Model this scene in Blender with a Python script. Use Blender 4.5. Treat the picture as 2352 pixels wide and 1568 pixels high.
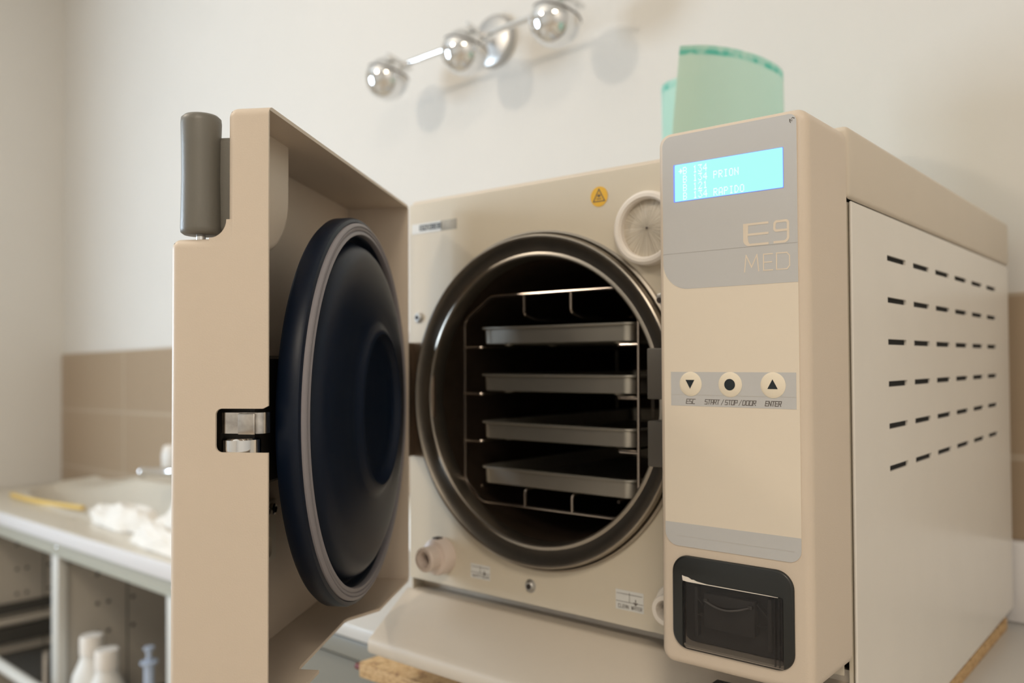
import bpy, bmesh, math, random
from mathutils import Vector, Matrix
random.seed(4)
for o in list(bpy.data.objects): bpy.data.objects.remove(o)
SC = bpy.context.scene
COL = SC.collection
PI = math.pi
Z0 = 0.98                      # height of the fitted origin above the floor

# ------------------------------------------------------------------ camera
R_ = Vector((0.7354500784891306, 0.6773854538544666, -0.01619039705225928))
U_ = Vector((0.03451196989625203, -0.013585431715288934, 0.9993119432784687))
F_ = Vector((-0.6766994207062775, 0.7355028096149515, 0.03336931321290234))
cam_d = bpy.data.cameras.new('camera')
cam = bpy.data.objects.new('camera', cam_d); COL.objects.link(cam)
cam.matrix_world = Matrix(((R_.x, U_.x, -F_.x, 0.70286), (R_.y, U_.y, -F_.y, -0.59944), (R_.z, U_.z, -F_.z, 0.21769 + Z0), (0, 0, 0, 1)))
cam_d.sensor_width = 36; cam_d.lens = 1960.77 / 2352 * 36
cam_d.clip_start = 0.02
cam_d.dof.use_dof = True; cam_d.dof.focus_distance = 0.57; cam_d.dof.aperture_fstop = 5.0
SC.camera = cam

# ------------------------------------------------------------------ world, lights, exposure
w = bpy.data.worlds.new('world'); SC.world = w; w.use_nodes = True
bg = w.node_tree.nodes['Background']; bg.inputs[0].default_value = (0.70, 0.84, 1.0, 1); bg.inputs[1].default_value = 1.5
SC.view_settings.view_transform = 'Standard'; SC.view_settings.look = 'None'
SC.view_settings.exposure = -0.10; SC.view_settings.gamma = 1; SC.view_settings.use_curve_mapping = False

def area(name, loc, target, size, size_y, power, color):
    l = bpy.data.lights.new(name, 'AREA'); l.shape = 'RECTANGLE'; l.size = size; l.size_y = size_y
    l.energy = power; l.color = color
    o = bpy.data.objects.new(name, l); COL.objects.link(o); o.location = loc
    o.rotation_euler = (Vector(target) - Vector(loc)).to_track_quat('-Z', 'Y').to_euler()
    return o
LAMP = (-0.86, -1.00, 1.43 + Z0)
WIN = (-2.90, -1.65, 1.50)
area('daylight', WIN, (-1.9, -1.5, 1.42), 0.9, 1.2, 76, (0.68, 0.84, 1.0))
bulb = bpy.data.lights.new('bulb_light', 'POINT'); bulb.energy = 24; bulb.color = (1.0, 0.86, 0.69); bulb.shadow_soft_size = 0.055
bo = bpy.data.objects.new('bulb_light', bulb); COL.objects.link(bo); bo.location = LAMP
b2 = bpy.data.lights.new('added_fill_light', 'AREA'); b2.shape = 'DISK'; b2.size = 0.8; b2.energy = 34; b2.color = (1.0, 0.87, 0.71)  # warm fill added to brighten the right side of the machine
bo2 = bpy.data.objects.new('added_fill_light', b2); COL.objects.link(bo2); bo2.location = (1.60, -1.7, 2.845)

# ------------------------------------------------------------------ helpers
Q = Matrix(((0.9986422828808149, -0.04961792197322214, 0.015863563964433197), (0.04962416639288062, 0.9987679620962077, 0.0), (-0.01584401945233978, 0.0007872161377551379, 0.9998741657520442)))
MACH = Matrix.Translation((0, 0, Z0)) @ Q.to_4x4()

def mat(name, col, rough=0.5, metal=0.0, noise=0.0, nscale=20, bump=0.0, bscale=200, spec=0.5, coat=0.0, trans=0.0, alpha=1.0, emit=None, estr=0.0, sss=0.0):
    m = bpy.data.materials.new(name); m.use_nodes = True
    nt = m.node_tree; p = nt.nodes['Principled BSDF']
    c = (col[0], col[1], col[2], 1)
    p.inputs['Base Color'].default_value = c
    p.inputs['Roughness'].default_value = rough; p.inputs['Metallic'].default_value = metal
    p.inputs['Specular IOR Level'].default_value = spec
    p.inputs['Coat Weight'].default_value = coat; p.inputs['Coat Roughness'].default_value = 0.08
    p.inputs['Transmission Weight'].default_value = trans
    p.inputs['Alpha'].default_value = alpha
    if sss: p.inputs['Subsurface Weight'].default_value = sss; p.inputs['Subsurface Radius'].default_value = (0.01, 0.01, 0.01)
    if emit:
        p.inputs['Emission Color'].default_value = (*emit, 1); p.inputs['Emission Strength'].default_value = estr
    tc = nt.nodes.new('ShaderNodeTexCoord')
    if noise:
        n = nt.nodes.new('ShaderNodeTexNoise'); n.inputs['Scale'].default_value = nscale; n.inputs['Detail'].default_value = 4
        nt.links.new(tc.outputs['Object'], n.inputs['Vector'])
        r = nt.nodes.new('ShaderNodeValToRGB')
        r.color_ramp.elements[0].position = 0.3; r.color_ramp.elements[1].position = 0.7
        r.color_ramp.elements[0].color = tuple(x * (1 - noise) for x in c[:3]) + (1,)
        r.color_ramp.elements[1].color = tuple(min(1, x * (1 + noise)) for x in c[:3]) + (1,)
        nt.links.new(n.outputs['Fac'], r.inputs['Fac']); nt.links.new(r.outputs['Color'], p.inputs['Base Color'])
    if bump:
        n = nt.nodes.new('ShaderNodeTexNoise'); n.inputs['Scale'].default_value = bscale; n.inputs['Detail'].default_value = 3
        nt.links.new(tc.outputs['Object'], n.inputs['Vector'])
        b = nt.nodes.new('ShaderNodeBump'); b.inputs['Strength'].default_value = bump; b.inputs['Distance'].default_value = 0.001
        nt.links.new(n.outputs['Fac'], b.inputs['Height']); nt.links.new(b.outputs['Normal'], p.inputs['Normal'])
    return m

M = dict(
    wall=mat('wall_paint', (0.725, 0.695, 0.65), 0.75, noise=0.012, nscale=3, bump=0.15, bscale=120),
    ceil=mat('ceiling_paint', (0.82, 0.81, 0.78), 0.8, noise=0.01),
    floor=mat('floor_vinyl', (0.50, 0.42, 0.33), 0.5, noise=0.08, nscale=9),
    cream=mat('cream_powder_coat', (0.685, 0.58, 0.472), 0.42, noise=0.012, nscale=14, bump=0.10, bscale=900, spec=0.45),
    plate=mat('cream_front_plate', (0.66, 0.59, 0.475), 0.30, noise=0.01, spec=0.5, bump=0.05, bscale=900),
    side=mat('white_gloss_side', (0.80, 0.755, 0.69), 0.27, noise=0.01, spec=0.55),
    cover=mat('cream_cover', (0.66, 0.575, 0.47), 0.45, noise=0.01, bump=0.08, bscale=900),
    overlay=mat('cream_membrane', (0.79, 0.70, 0.58), 0.33, spec=0.4),
    greyov=mat('grey_membrane', (0.555, 0.55, 0.545), 0.30, spec=0.4),
    greyline=mat('pale_line', (0.54, 0.52, 0.49), 0.35),
    foldline=mat('fold_line', (0.40, 0.38, 0.36), 0.4),
    creamtext=mat('cream_print', (0.76, 0.66, 0.54), 0.4),
    btn=mat('cream_button', (0.86, 0.77, 0.62), 0.35),
    ink=mat('dark_ink', (0.010, 0.016, 0.020), 0.4),
    inkgrey=mat('grey_ink', (0.11, 0.09, 0.08), 0.5),
    lcd=mat('lcd_backlight', (0.02, 0.08, 0.06), 0.3, emit=(0.42, 1.0, 0.94), estr=1.02),
    lcdtext=mat('lcd_text', (0.3, 0.4, 0.4), 0.3, emit=(0.70, 1.0, 1.0), estr=1.02),
    lcdedge=mat('lcd_edge', (0.1, 0.1, 0.4), 0.3, emit=(0.18, 0.30, 0.95), estr=0.95),
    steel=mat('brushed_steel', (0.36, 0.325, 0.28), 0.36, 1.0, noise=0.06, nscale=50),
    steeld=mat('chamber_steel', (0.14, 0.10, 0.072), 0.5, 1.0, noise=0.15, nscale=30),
    tray=mat('tray_aluminium', (0.50, 0.475, 0.42), 0.42, 0.9, noise=0.05, nscale=30),
    wire=mat('rack_wire', (0.36, 0.31, 0.27), 0.25, 1.0),
    chrome=mat('chrome', (0.80, 0.80, 0.80), 0.06, 1.0),
    plate_chrome=mat('satin_chrome', (0.55, 0.54, 0.53), 0.38, 1.0),
    chromed=mat('worn_chrome', (0.55, 0.52, 0.49), 0.16, 1.0, noise=0.2, nscale=150),
    navy=mat('navy_enamel', (0.003, 0.008, 0.021), 0.40, spec=0.26, noise=0.05, nscale=10),
    latch=mat('latch_steel', (0.115, 0.105, 0.092), 0.5, 0.2),
    gasket=mat('grey_silicone', (0.27, 0.25, 0.265), 0.50),
    hgrey=mat('handle_grey', (0.165, 0.155, 0.132), 0.42, bump=0.10, bscale=700),
    dark=mat('dark_steel', (0.022, 0.018, 0.014), 0.5, 0.2),
    brown=mat('hinge_steel', (0.20, 0.15, 0.11), 0.4, 0.8),
    black=mat('black_plastic', (0.016, 0.017, 0.016), 0.35),
    smoke=mat('smoked_plastic', (0.030, 0.027, 0.027), 0.10, alpha=0.32, spec=0.6),
    blackm=mat('black_matt', (0.060, 0.054, 0.052), 0.55),
    vent=mat('vent_shade_black', (0.003, 0.003, 0.003), 0.8),  # shade in the louvre slots, put in as black colour
    paper=mat('paper', (0.85, 0.78, 0.70), 0.7),
    label=mat('white_label', (0.72, 0.72, 0.70), 0.5),
    clearlab=mat('clear_label', (0.72, 0.69, 0.62), 0.3, alpha=0.35),
    yellow=mat('yellow_sticker', (0.80, 0.46, 0.035), 0.5),
    pinkpl=mat('pale_plastic', (0.70, 0.59, 0.52), 0.4),
    whitepl=mat('white_plastic', (0.86, 0.80, 0.73), 0.4),
    hole=mat('port_dark', (0.03, 0.02, 0.018), 0.6),
    screw=mat('screw_steel', (0.50, 0.49, 0.47), 0.5, 1.0),
    counter=mat('worktop_laminate', (0.60, 0.58, 0.55), 0.38, noise=0.02, nscale=6),
    lip=mat('worktop_edge', (0.72, 0.69, 0.68), 0.4),
    ceramic=mat('washbasin_top', (0.66, 0.60, 0.50), 0.30, noise=0.01),
    rail=mat('frame_rail', (0.48, 0.47, 0.40), 0.35, 0.25),
    post=mat('frame_post', (0.64, 0.62, 0.57), 0.45, 0.1),
    frontgrey=mat('front_grey', (0.22, 0.21, 0.175), 0.5),
    cab=mat('cabinet_grey', (0.50, 0.45, 0.38), 0.6, noise=0.04, nscale=8),
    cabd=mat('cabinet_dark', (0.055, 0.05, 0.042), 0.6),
    bottle=mat('white_bottle', (0.82, 0.79, 0.74), 0.4, sss=0.2),
    blueclear=mat('syringe_plastic', (0.48, 0.55, 0.68), 0.3),
    cloth=mat('paper_towel', (0.84, 0.79, 0.72), 0.9, bump=0.2, bscale=60),
    rubber=mat('yellow_tube', (0.80, 0.55, 0.16), 0.5),
    red=mat('red_plug', (0.16, 0.012, 0.008), 0.5),
    lampglow=mat('lamp_glow', (1, 1, 1), 0.4, emit=(1.0, 0.82, 0.6), estr=4.0),
)

def finish(bm, angle=32):
    bmesh.ops.recalc_face_normals(bm, faces=bm.faces)
    for f in bm.faces: f.smooth = True
    for e in bm.edges:
        if len(e.link_faces) == 2:
            try: a = e.calc_face_angle()
            except ValueError: a = 0
            e.smooth = a < math.radians(angle)
        else: e.smooth = False

def obj(name, bm, material, parent=None, mw=None, off=None, angle=32, recalc=True):
    if off is not None: bmesh.ops.translate(bm, vec=-Vector(off), verts=bm.verts)
    if recalc: finish(bm, angle)
    me = bpy.data.meshes.new(name); bm.to_mesh(me); bm.free()
    o = bpy.data.objects.new(name, me); COL.objects.link(o)
    for m in (material if isinstance(material, (list, tuple)) else [material]): me.materials.append(m)
    if parent is not None: o.parent = parent
    if mw is not None: o.matrix_world = mw
    return o

def tag(o, label, cat, group=None, kind=None):
    o['label'] = label; o['category'] = cat
    if group: o['group'] = group
    if kind: o['kind'] = kind
    return o

def thing(name, label, cat, loc=(0, 0, 0), frame=None, group=None):
    o = bpy.data.objects.new(name, None); COL.objects.link(o)
    o.empty_display_size = 0.02
    o.matrix_world = (frame if frame is not None else Matrix.Translation((0, 0, Z0))) @ Matrix.Translation(loc)
    return tag(o, label, cat, group)

def struct(name, bm, m, cat='structure'):
    o = obj(name, bm, m); o.location = (0, 0, Z0); o['kind'] = 'structure'
    return o

def box(bm, x0, x1, y0, y1, z0, z1, bev=0.0, seg=3):
    vs = [bm.verts.new((x, y, z)) for x in (x0, x1) for y in (y0, y1) for z in (z0, z1)]
    idx = [(0, 1, 3, 2), (4, 6, 7, 5), (0, 4, 5, 1), (2, 3, 7, 6), (0, 2, 6, 4), (1, 5, 7, 3)]
    fs = [bm.faces.new([vs[i] for i in f]) for f in idx]
    if bev:
        es = list({e for f in fs for e in f.edges})
        bmesh.ops.recalc_face_normals(bm, faces=fs)
        bmesh.ops.bevel(bm, geom=es, offset=bev, segments=seg, affect='EDGES', profile=0.5)
    return bm

def nb(): return bmesh.new()
def bevel(bm, es, off, seg=3):
    bmesh.ops.recalc_face_normals(bm, faces=bm.faces)
    bmesh.ops.bevel(bm, geom=es, offset=off, segments=seg, affect='EDGES', profile=.5)
def mbox(*a, **k): return box(nb(), *a, **k)

def rrect(x0, z0, x1, z1, r, n=8):
    if not isinstance(r, (list, tuple)): r = [r] * 4         # bl, br, tr, tl
    pts = []
    for (cx, cz, rr, a0) in ((x0, z0, r[0], PI), (x1, z0, r[1], 1.5 * PI), (x1, z1, r[2], 0), (x0, z1, r[3], 0.5 * PI)):
        if rr <= 0: pts.append((cx, cz)); continue
        ccx = cx + rr if cx == x0 else cx - rr; ccz = cz + rr if cz == z0 else cz - rr
        for i in range(n + 1):
            a = a0 + 0.5 * PI * i / n
            pts.append((ccx + rr * math.cos(a), ccz + rr * math.sin(a)))
    return pts

def prism(bm, pts, a, b, plane='xz'):
    """extrude a 2D outline from a to b along the third axis"""
    def P(p, t):
        if plane == 'xz': return (p[0], t, p[1])
        if plane == 'yz': return (t, p[0], p[1])
        return (p[0], p[1], t)
    va = [bm.verts.new(P(p, a)) for p in pts]; vb = [bm.verts.new(P(p, b)) for p in pts]
    bm.faces.new(va); bm.faces.new(list(reversed(vb)))
    n = len(pts)
    for i in range(n):
        j = (i + 1) % n; bm.faces.new((va[i], vb[i], vb[j], va[j]))
    return bm

def lathe(bm, prof, c=(0, 0, 0), axis='y', n=96, closed=False):
    """prof: list of (r, t); axis direction t"""
    rings = []
    for r, t in prof:
        if r < 1e-6:
            p = {'y': (c[0], c[1] + t, c[2]), 'z': (c[0], c[1], c[2] + t), 'x': (c[0] + t, c[1], c[2])}[axis]
            rings.append([bm.verts.new(p)]); continue
        ring = []
        for i in range(n):
            a = 2 * PI * i / n; u, v = r * math.cos(a), r * math.sin(a)
            p = {'y': (c[0] + u, c[1] + t, c[2] + v), 'z': (c[0] + u, c[1] + v, c[2] + t), 'x': (c[0] + t, c[1] + u, c[2] + v)}[axis]
            ring.append(bm.verts.new(p))
        rings.append(ring)
    pairs = list(zip(rings[:-1], rings[1:]))
    if closed: pairs.append((rings[-1], rings[0]))
    for A, B in pairs:
        if len(A) == 1 and len(B) == 1: continue
        for i in range(n):
            j = (i + 1) % n
            if len(A) == 1: bm.faces.new((A[0], B[j], B[i]))
            elif len(B) == 1: bm.faces.new((A[i], A[j], B[0]))
            else: bm.faces.new((A[i], A[j], B[j], B[i]))
    return bm

def tube(bm, pts, r, n=10, closed=False):
    pts = [Vector(p) for p in pts]; rings = []
    k = len(pts)
    up = None
    for i, p in enumerate(pts):
        a = pts[i - 1] if (i > 0 or closed) else p; b = pts[(i + 1) % k] if (i < k - 1 or closed) else p
        t = (b - a).normalized()
        if up is None: up = t.orthogonal().normalized()
        up = (up - t * up.dot(t)).normalized(); s = t.cross(up)
        rr = r[i] if isinstance(r, (list, tuple)) else r
        rings.append([bm.verts.new(p + (up * math.cos(2 * PI * j / n) + s * math.sin(2 * PI * j / n)) * rr) for j in range(n)])
    prs = list(zip(rings[:-1], rings[1:]))
    if closed: prs.append((rings[-1], rings[0]))
    for A, B in prs:
        for j in range(n):
            bm.faces.new((A[j], A[(j + 1) % n], B[(j + 1) % n], B[j]))
    if not closed:
        bm.faces.new(list(reversed(rings[0]))); bm.faces.new(rings[-1])
    return bm

def smoothpath(pts, rad=0.006, n=5):
    """round the corners of a polyline"""
    P = [Vector(p) for p in pts]; out = [P[0]]
    for i in range(1, len(P) - 1):
        a, b, c = P[i - 1], P[i], P[i + 1]
        d1 = (a - b); d2 = (c - b); r = min(rad, d1.length * .45, d2.length * .45)
        p0 = b + d1.normalized() * r; p1 = b + d2.normalized() * r
        for k in range(n + 1):
            t = k / n; out.append(p0 * (1 - t) ** 2 + b * 2 * t * (1 - t) + p1 * t * t)
    out.append(P[-1]); return out

def ball(bm, c, r, seg=32, rings=20, scale=(1, 1, 1)):
    m = Matrix.Translation(c) @ Matrix.Diagonal((*scale, 1))
    bmesh.ops.create_uvsphere(bm, u_segments=seg, v_segments=rings, radius=r, matrix=m)
    return bm

KK = [0]
def strokes(bm, lines, wd, y0, y1, ox=0, oz=0, sx=1, sz=1, shear=0):
    """polylines in a unit cell drawn as thin raised strips on the xz plane"""
    for ln in lines:
        pp = [Vector((ox + (p[0] * sx) + shear * p[1] * sz, oz + p[1] * sz)) for p in ln]
        for a, b in zip(pp[:-1], pp[1:]):
            d = (b - a)
            if d.length < 1e-9: continue
            d.normalize(); nrm = Vector((-d.y, d.x)) * wd / 2; e = d * wd / 2
            KK[0] = (KK[0] + 1) % 11
            prism(bm, [tuple(a - e - nrm), tuple(b + e - nrm), tuple(b + e + nrm), tuple(a - e + nrm)], y0 - KK[0] * 3e-6, y1)
    return bm

G = {
 'E': [[(1, 0), (0, 0), (0, 1), (1, 1)], [(0, .5), (.9, .5)]],
 'S': [[(0, 0), (1, 0), (1, .5), (0, .5), (0, 1), (1, 1)]],
 'C': [[(1, 0), (0, 0), (0, 1), (1, 1)]],
 'T': [[(.5, 0), (.5, 1)], [(0, 1), (1, 1)]],
 'A': [[(0, 0), (0, 1), (1, 1), (1, 0)], [(0, .45), (1, .45)]],
 'R': [[(0, 0), (0, 1), (1, 1), (1, .5), (0, .5)], [(.4, .5), (1, 0)]],
 'O': [[(0, 0), (0, 1), (1, 1), (1, 0), (0, 0)]],
 'P': [[(0, 0), (0, 1), (1, 1), (1, .45), (0, .45)]],
 'D': [[(0, 0), (0, 1), (.8, 1), (1, .8), (1, .2), (.8, 0), (0, 0)]],
 'N': [[(0, 0), (0, 1), (1, 0), (1, 1)]],
 'M': [[(0, 0), (.12, 1), (.5, .25), (.88, 1), (1, 0)]],
 'L': [[(0, 1), (0, 0), (1, 0)]],
 'W': [[(0, 1), (.25, 0), (.5, .8), (.75, 0), (1, 1)]],
 'G': [[(1, 1), (0, 1), (0, 0), (1, 0), (1, .5), (.6, .5)]],
 '1': [[(.2, .8), (.5, 1), (.5, 0)]],
 '0': [[(0, 0), (0, 1), (1, 1), (1, 0), (0, 0)]],
 '3': [[(0, 1), (1, 1), (1, 0), (0, 0)], [(.2, .5), (1, .5)]],
 '5': [[(1, 1), (0, 1), (0, .5), (1, .5), (1, 0), (0, 0)]],
 '8': [[(0, 0), (0, 1), (1, 1), (1, 0), (0, 0)], [(0, .5), (1, .5)]],
 '/': [[(0, -.1), (.8, 1.1)]],
 ' ': [],
}
def write(bm, text, x0, x1, z0, z1, wd, y0, y1, gap=.35, shear=0):
    n = len(text); cw = (x1 - x0) / (n + (n - 1) * gap)
    for i, ch in enumerate(text):
        strokes(bm, G[ch], wd, y0, y1, x0 + i * cw * (1 + gap), z0, cw, z1 - z0, shear)
    return bm

DOT = {
 'B': ['11110','10001','10001','11110','10001','10001','11110'], '1': ['00100','01100','00100','00100','00100','00100','01110'],
 '3': ['11111','00010','00100','00010','00001','10001','01110'], '4': ['00010','00110','01010','10010','11111','00010','00010'],
 '2': ['01110','10001','00001','00010','00100','01000','11111'], 'P': ['11110','10001','10001','11110','10000','10000','10000'],
 'R': ['11110','10001','10001','11110','10100','10010','10001'], 'I': ['01110','00100','00100','00100','00100','00100','01110'],
 'O': ['01110','10001','10001','10001','10001','10001','01110'], 'N': ['10001','10001','11001','10101','10011','10001','10001'],
 'A': ['01110','10001','10001','10001','11111','10001','10001'], 'D': ['11100','10010','10001','10001','10001','10010','11100'],
 '>': ['00000','00100','00110','11111','00110','00100','00000'],
}

def apply_bool(base, ops):
    """base, ops: bmeshes; ops list of (bm, 'DIFFERENCE'/'UNION'); returns a bmesh"""
    tmp = []
    def mk(bm):
        bmesh.ops.recalc_face_normals(bm, faces=bm.faces)
        me = bpy.data.meshes.new('tmp'); bm.to_mesh(me); bm.free()
        o = bpy.data.objects.new('tmp', me); COL.objects.link(o); tmp.append(o); return o
    bo_ = mk(base)
    for b, op in ops:
        c = mk(b); md = bo_.modifiers.new('b', 'BOOLEAN'); md.operation = op; md.object = c; md.solver = 'EXACT'
    dg = bpy.context.evaluated_depsgraph_get(); dg.update()
    me = bpy.data.meshes.new_from_object(bo_.evaluated_get(dg))
    out = bmesh.new(); out.from_mesh(me)
    for o in tmp:
        d = o.data; bpy.data.objects.remove(o); bpy.data.meshes.remove(d)
    bpy.data.meshes.remove(me)
    return out

# ------------------------------------------------------------------ room
XL, XR, YB, YF, ZF, ZC = -2.82, 2.3, 0.66, -3.6, -Z0, 1.90
struct('floor', mbox(XL - .1, XR + .1, YF - .1, YB + .1, ZF - .1, ZF), M['floor'])
struct('ceiling', mbox(XL - .1, XR + .1, YF - .1, YB + .1, ZC, ZC + .1), M['ceil'])
struct('wall_back', mbox(XL - .1, XR + .1, YB, YB + .1, ZF, ZC), M['wall'])
struct('wall_right', mbox(XR, XR + .1, YF, YB, ZF, ZC), M['wall'])
struct('wall_front', mbox(XL - .1, XR + .1, YF - .1, YF, ZF, ZC), M['wall'])
wy0, wy1, wz0, wz1 = -2.35, -0.95, 0.85 - Z0, 2.15 - Z0
bm = nb()
box(bm, XL - .1, XL, YF, wy0, ZF, ZC); box(bm, XL - .1, XL, wy1, YB, ZF, ZC)
box(bm, XL - .1, XL, wy0, wy1, ZF, wz0); box(bm, XL - .1, XL, wy0, wy1, wz1, ZC)
struct('wall_left', bm, M['wall'])
bm = nb()
for a in ((wy0, wy0 + .05, wz0, wz1), (wy1 - .05, wy1, wz0, wz1), (wy0, wy1, wz0, wz0 + .05), (wy0, wy1, wz1 - .05, wz1), (-1.675, -1.625, wz0, wz1)):
    box(bm, XL - .07, XL - .02, *a, bev=.004, seg=2)
struct('window_1', bm, M['whitepl'])

# tiled splashback (large tiles, 50 x 22 cm, pale grout)
tile = mat('splashback_tile', (0.36, 0.275, 0.195), 0.32, spec=0.35)
nt = tile.node_tree; P = nt.nodes['Principled BSDF']
tc = nt.nodes.new('ShaderNodeTexCoord'); br = nt.nodes.new('ShaderNodeTexBrick')
mp = nt.nodes.new('ShaderNodeMapping'); mp.inputs['Rotation'].default_value = (-PI / 2, 0, 0); mp.inputs['Location'].default_value = (2.26, -0.307 , 0)
nt.links.new(tc.outputs['Object'], mp.inputs['Vector']); nt.links.new(mp.outputs['Vector'], br.inputs['Vector'])
br.offset = 0; br.inputs['Scale'].default_value = 1
br.inputs['Brick Width'].default_value = 0.53; br.inputs['Row Height'].default_value = 0.2125
br.inputs['Mortar Size'].default_value = 0.005; br.inputs['Mortar Smooth'].default_value = 0.2
br.inputs['Color1'].default_value = (0.385, 0.287, 0.195, 1); br.inputs['Color2'].default_value = (0.395, 0.295, 0.20, 1); br.inputs['Mortar'].default_value = (0.47, 0.38, 0.285, 1)
nt.links.new(br.outputs['Color'], P.inputs['Base Color'])
struct('trim_1', mbox(XL + .001, 0.57, YB - .008, YB, -0.62, 0.307), tile)

# ------------------------------------------------------------------ autoclave
aut = thing('autoclave', 'open cream steam autoclave with round chamber and tall display panel, on a chipboard', 'autoclave', (0, 0, 0), MACH)
W, D, ZB = 0.46, 0.585, -0.087
def ap(name, bm, m, **k): return obj(name, bm, m, aut, **k)

# casing shell: left, back, bottom, floor tray with its sloping apron lip
bm = nb()
box(bm, 0.0, 0.002, 0.001, D, ZB, .345); box(bm, 0.002, 0.4565, D - .002, D, ZB, .345); box(bm, .4545, .4570, .008, D - .002, ZB, .345)
ap('casing', bm, M['plate'])
apron = [(0.016, -0.0015), (0.016, -0.0105), (0.0, -0.0118), (-0.0045, -0.0112), (-0.0075, -0.0125), (-0.053, -0.0475), (-0.0575, -0.050), (-0.060, -0.0535), (-0.0605, -0.062), (-0.058, -0.0655), (-0.054, -0.066), (0.0, -0.0665), (0.01, ZB), (0.57, ZB), (0.57, ZB + .004), (0.020, ZB + .004), (0.020, -.0015)]
bm = prism(nb(), apron, 0.0, 0.4565, 'yz')
ap('base_tray', bm, M['cover'], angle=40)
# black sheet standing in for the shade inside the louvre slots
ap('vent_shade_sheet', mbox(.4571, .4576, .02, .56, .12, .33), M['vent'])
bm = mbox(.4580, .4603, .0085, .600, ZB + .003, .3456, bev=.0008, seg=1)
cut = nb()
for i in range(6):
    for j in range(6):
        y = .0935 + j * .0757; z = .3112 - i * .0342
        box(cut, .45, .47, y, y + .0530, z - .0023, z + .0023)
bm = apply_bool(bm, [(cut, 'DIFFERENCE')])
ap('side_panel', bm, M['side'])
# top cover
bm = mbox(-.001, .4608, .0012, .606, .3462, .4005, bev=.0045, seg=4)
cut = mbox(.0010, .4585, .0030, .603, .33, .3985)
bm = apply_bool(bm, [(cut, 'DIFFERENCE')])
ap('top_cover', bm, M['cover'])

# chamber front plate with circular opening
CX, CZ = .172, .192
def plate_with_hole(x0, x1, z0, z1, y0, y1, r, n=128):
    bm = nb(); angs = [2 * PI * i / n for i in range(n)]
    for (x, z) in ((x0, z0), (x1, z0), (x1, z1), (x0, z1)): angs.append(math.atan2(z - CZ, x - CX) % (2 * PI))
    angs = sorted(set(angs)); ring = []
    for a in angs:
        c, s = math.cos(a), math.sin(a); t = 1e9
        if c > 1e-9: t = min(t, (x1 - CX) / c)
        if c < -1e-9: t = min(t, (x0 - CX) / c)
        if s > 1e-9: t = min(t, (z1 - CZ) / s)
        if s < -1e-9: t = min(t, (z0 - CZ) / s)
        ring.append([bm.verts.new(p) for p in ((CX + c * t, y0, CZ + s * t), (CX + c * r, y0, CZ + s * r), (CX + c * r, y1, CZ + s * r), (CX + c * t, y1, CZ + s * t))])
    for i in range(len(ring)):
        A, B = ring[i], ring[(i + 1) % len(ring)]
        for k in range(4): bm.faces.new((A[k], B[k], B[(k + 1) % 4], A[(k + 1) % 4]))
    return bm
ap('front_plate', plate_with_hole(.0005, .4535, 0.0, .3955, -.0018, 0.0, .150), M['plate'])
# door flange of the chamber
prof = [(.150, .0), (.1585, -.001), (.1590, -.0045), (.1570, -.006), (.1562, -.0035), (.1555, -.0045), (.1552, -.0095), (.1542, -.0120), (.1528, -.0130), (.1512, -.0128), (.1500, -.0118), (.1470, -.0095), (.1420, -.0078), (.1385, -.0072), (.1372, -.0078), (.1355, -.0080), (.1342, -.0070), (.1336, -.0045), (.1335, .010), (.150, .010)]
ap('chamber_flange', lathe(nb(), prof, (CX, 0, CZ), 'y', 160, closed=True), M['steel'], angle=25)
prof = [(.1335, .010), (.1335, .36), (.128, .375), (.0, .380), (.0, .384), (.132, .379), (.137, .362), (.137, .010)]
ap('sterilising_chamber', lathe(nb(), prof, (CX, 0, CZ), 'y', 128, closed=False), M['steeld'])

# plate fittings
sc = None
def plate_screw(x, z, y=-.0018):
    o = ap('hex_screw', lathe(nb(), [(.0, -.0008), (.0014, -.0008), (.0016, -.0030), (.0036, -.0032), (.0046, -.0022), (.0052, -.0008), (.0062, -.0004), (.0064, 0), (0, 0)], (x, y, z), 'y', 32), M['screw'])
    c = obj('hex_socket', lathe(nb(), [(0, -.0038), (.0024, -.0036), (.0024, -.0008), (0, -.0008)], (x, y, z), 'y', 12), M['hole'], aut)
    c.parent = o
plate_screw(.0145, .2750); plate_screw(.1640, .0170); plate_screw(.3060, .2790)

# sockets at the lower corners
def water_port(x, z, m):
    o = ap('water_port', lathe(nb(), [(.0130, 0), (.0185, 0), (.0185, -.010), (.0170, -.013), (.0125, -.014), (.0125, -.0265), (.0115, -.028), (.0082, -.028), (.0075, -.026), (.0075, -.0)], (x, -.0018, z), 'y', 48), m)
    obj('port_bore', lathe(nb(), [(0, -.012), (.0076, -.012), (.0076, -.010), (0, -.010)], (x, -.0018, z), 'y', 32), M['hole'], aut).parent = o
    obj('release_tab', mbox(x - .005, x + .003, -.0125, -.004, z + .0165, z + .0195, bev=.001), M['hole'], aut).parent = o
water_port(.0490, .0295, M['pinkpl']); water_port(.3230, .0290, M['whitepl'])

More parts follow.
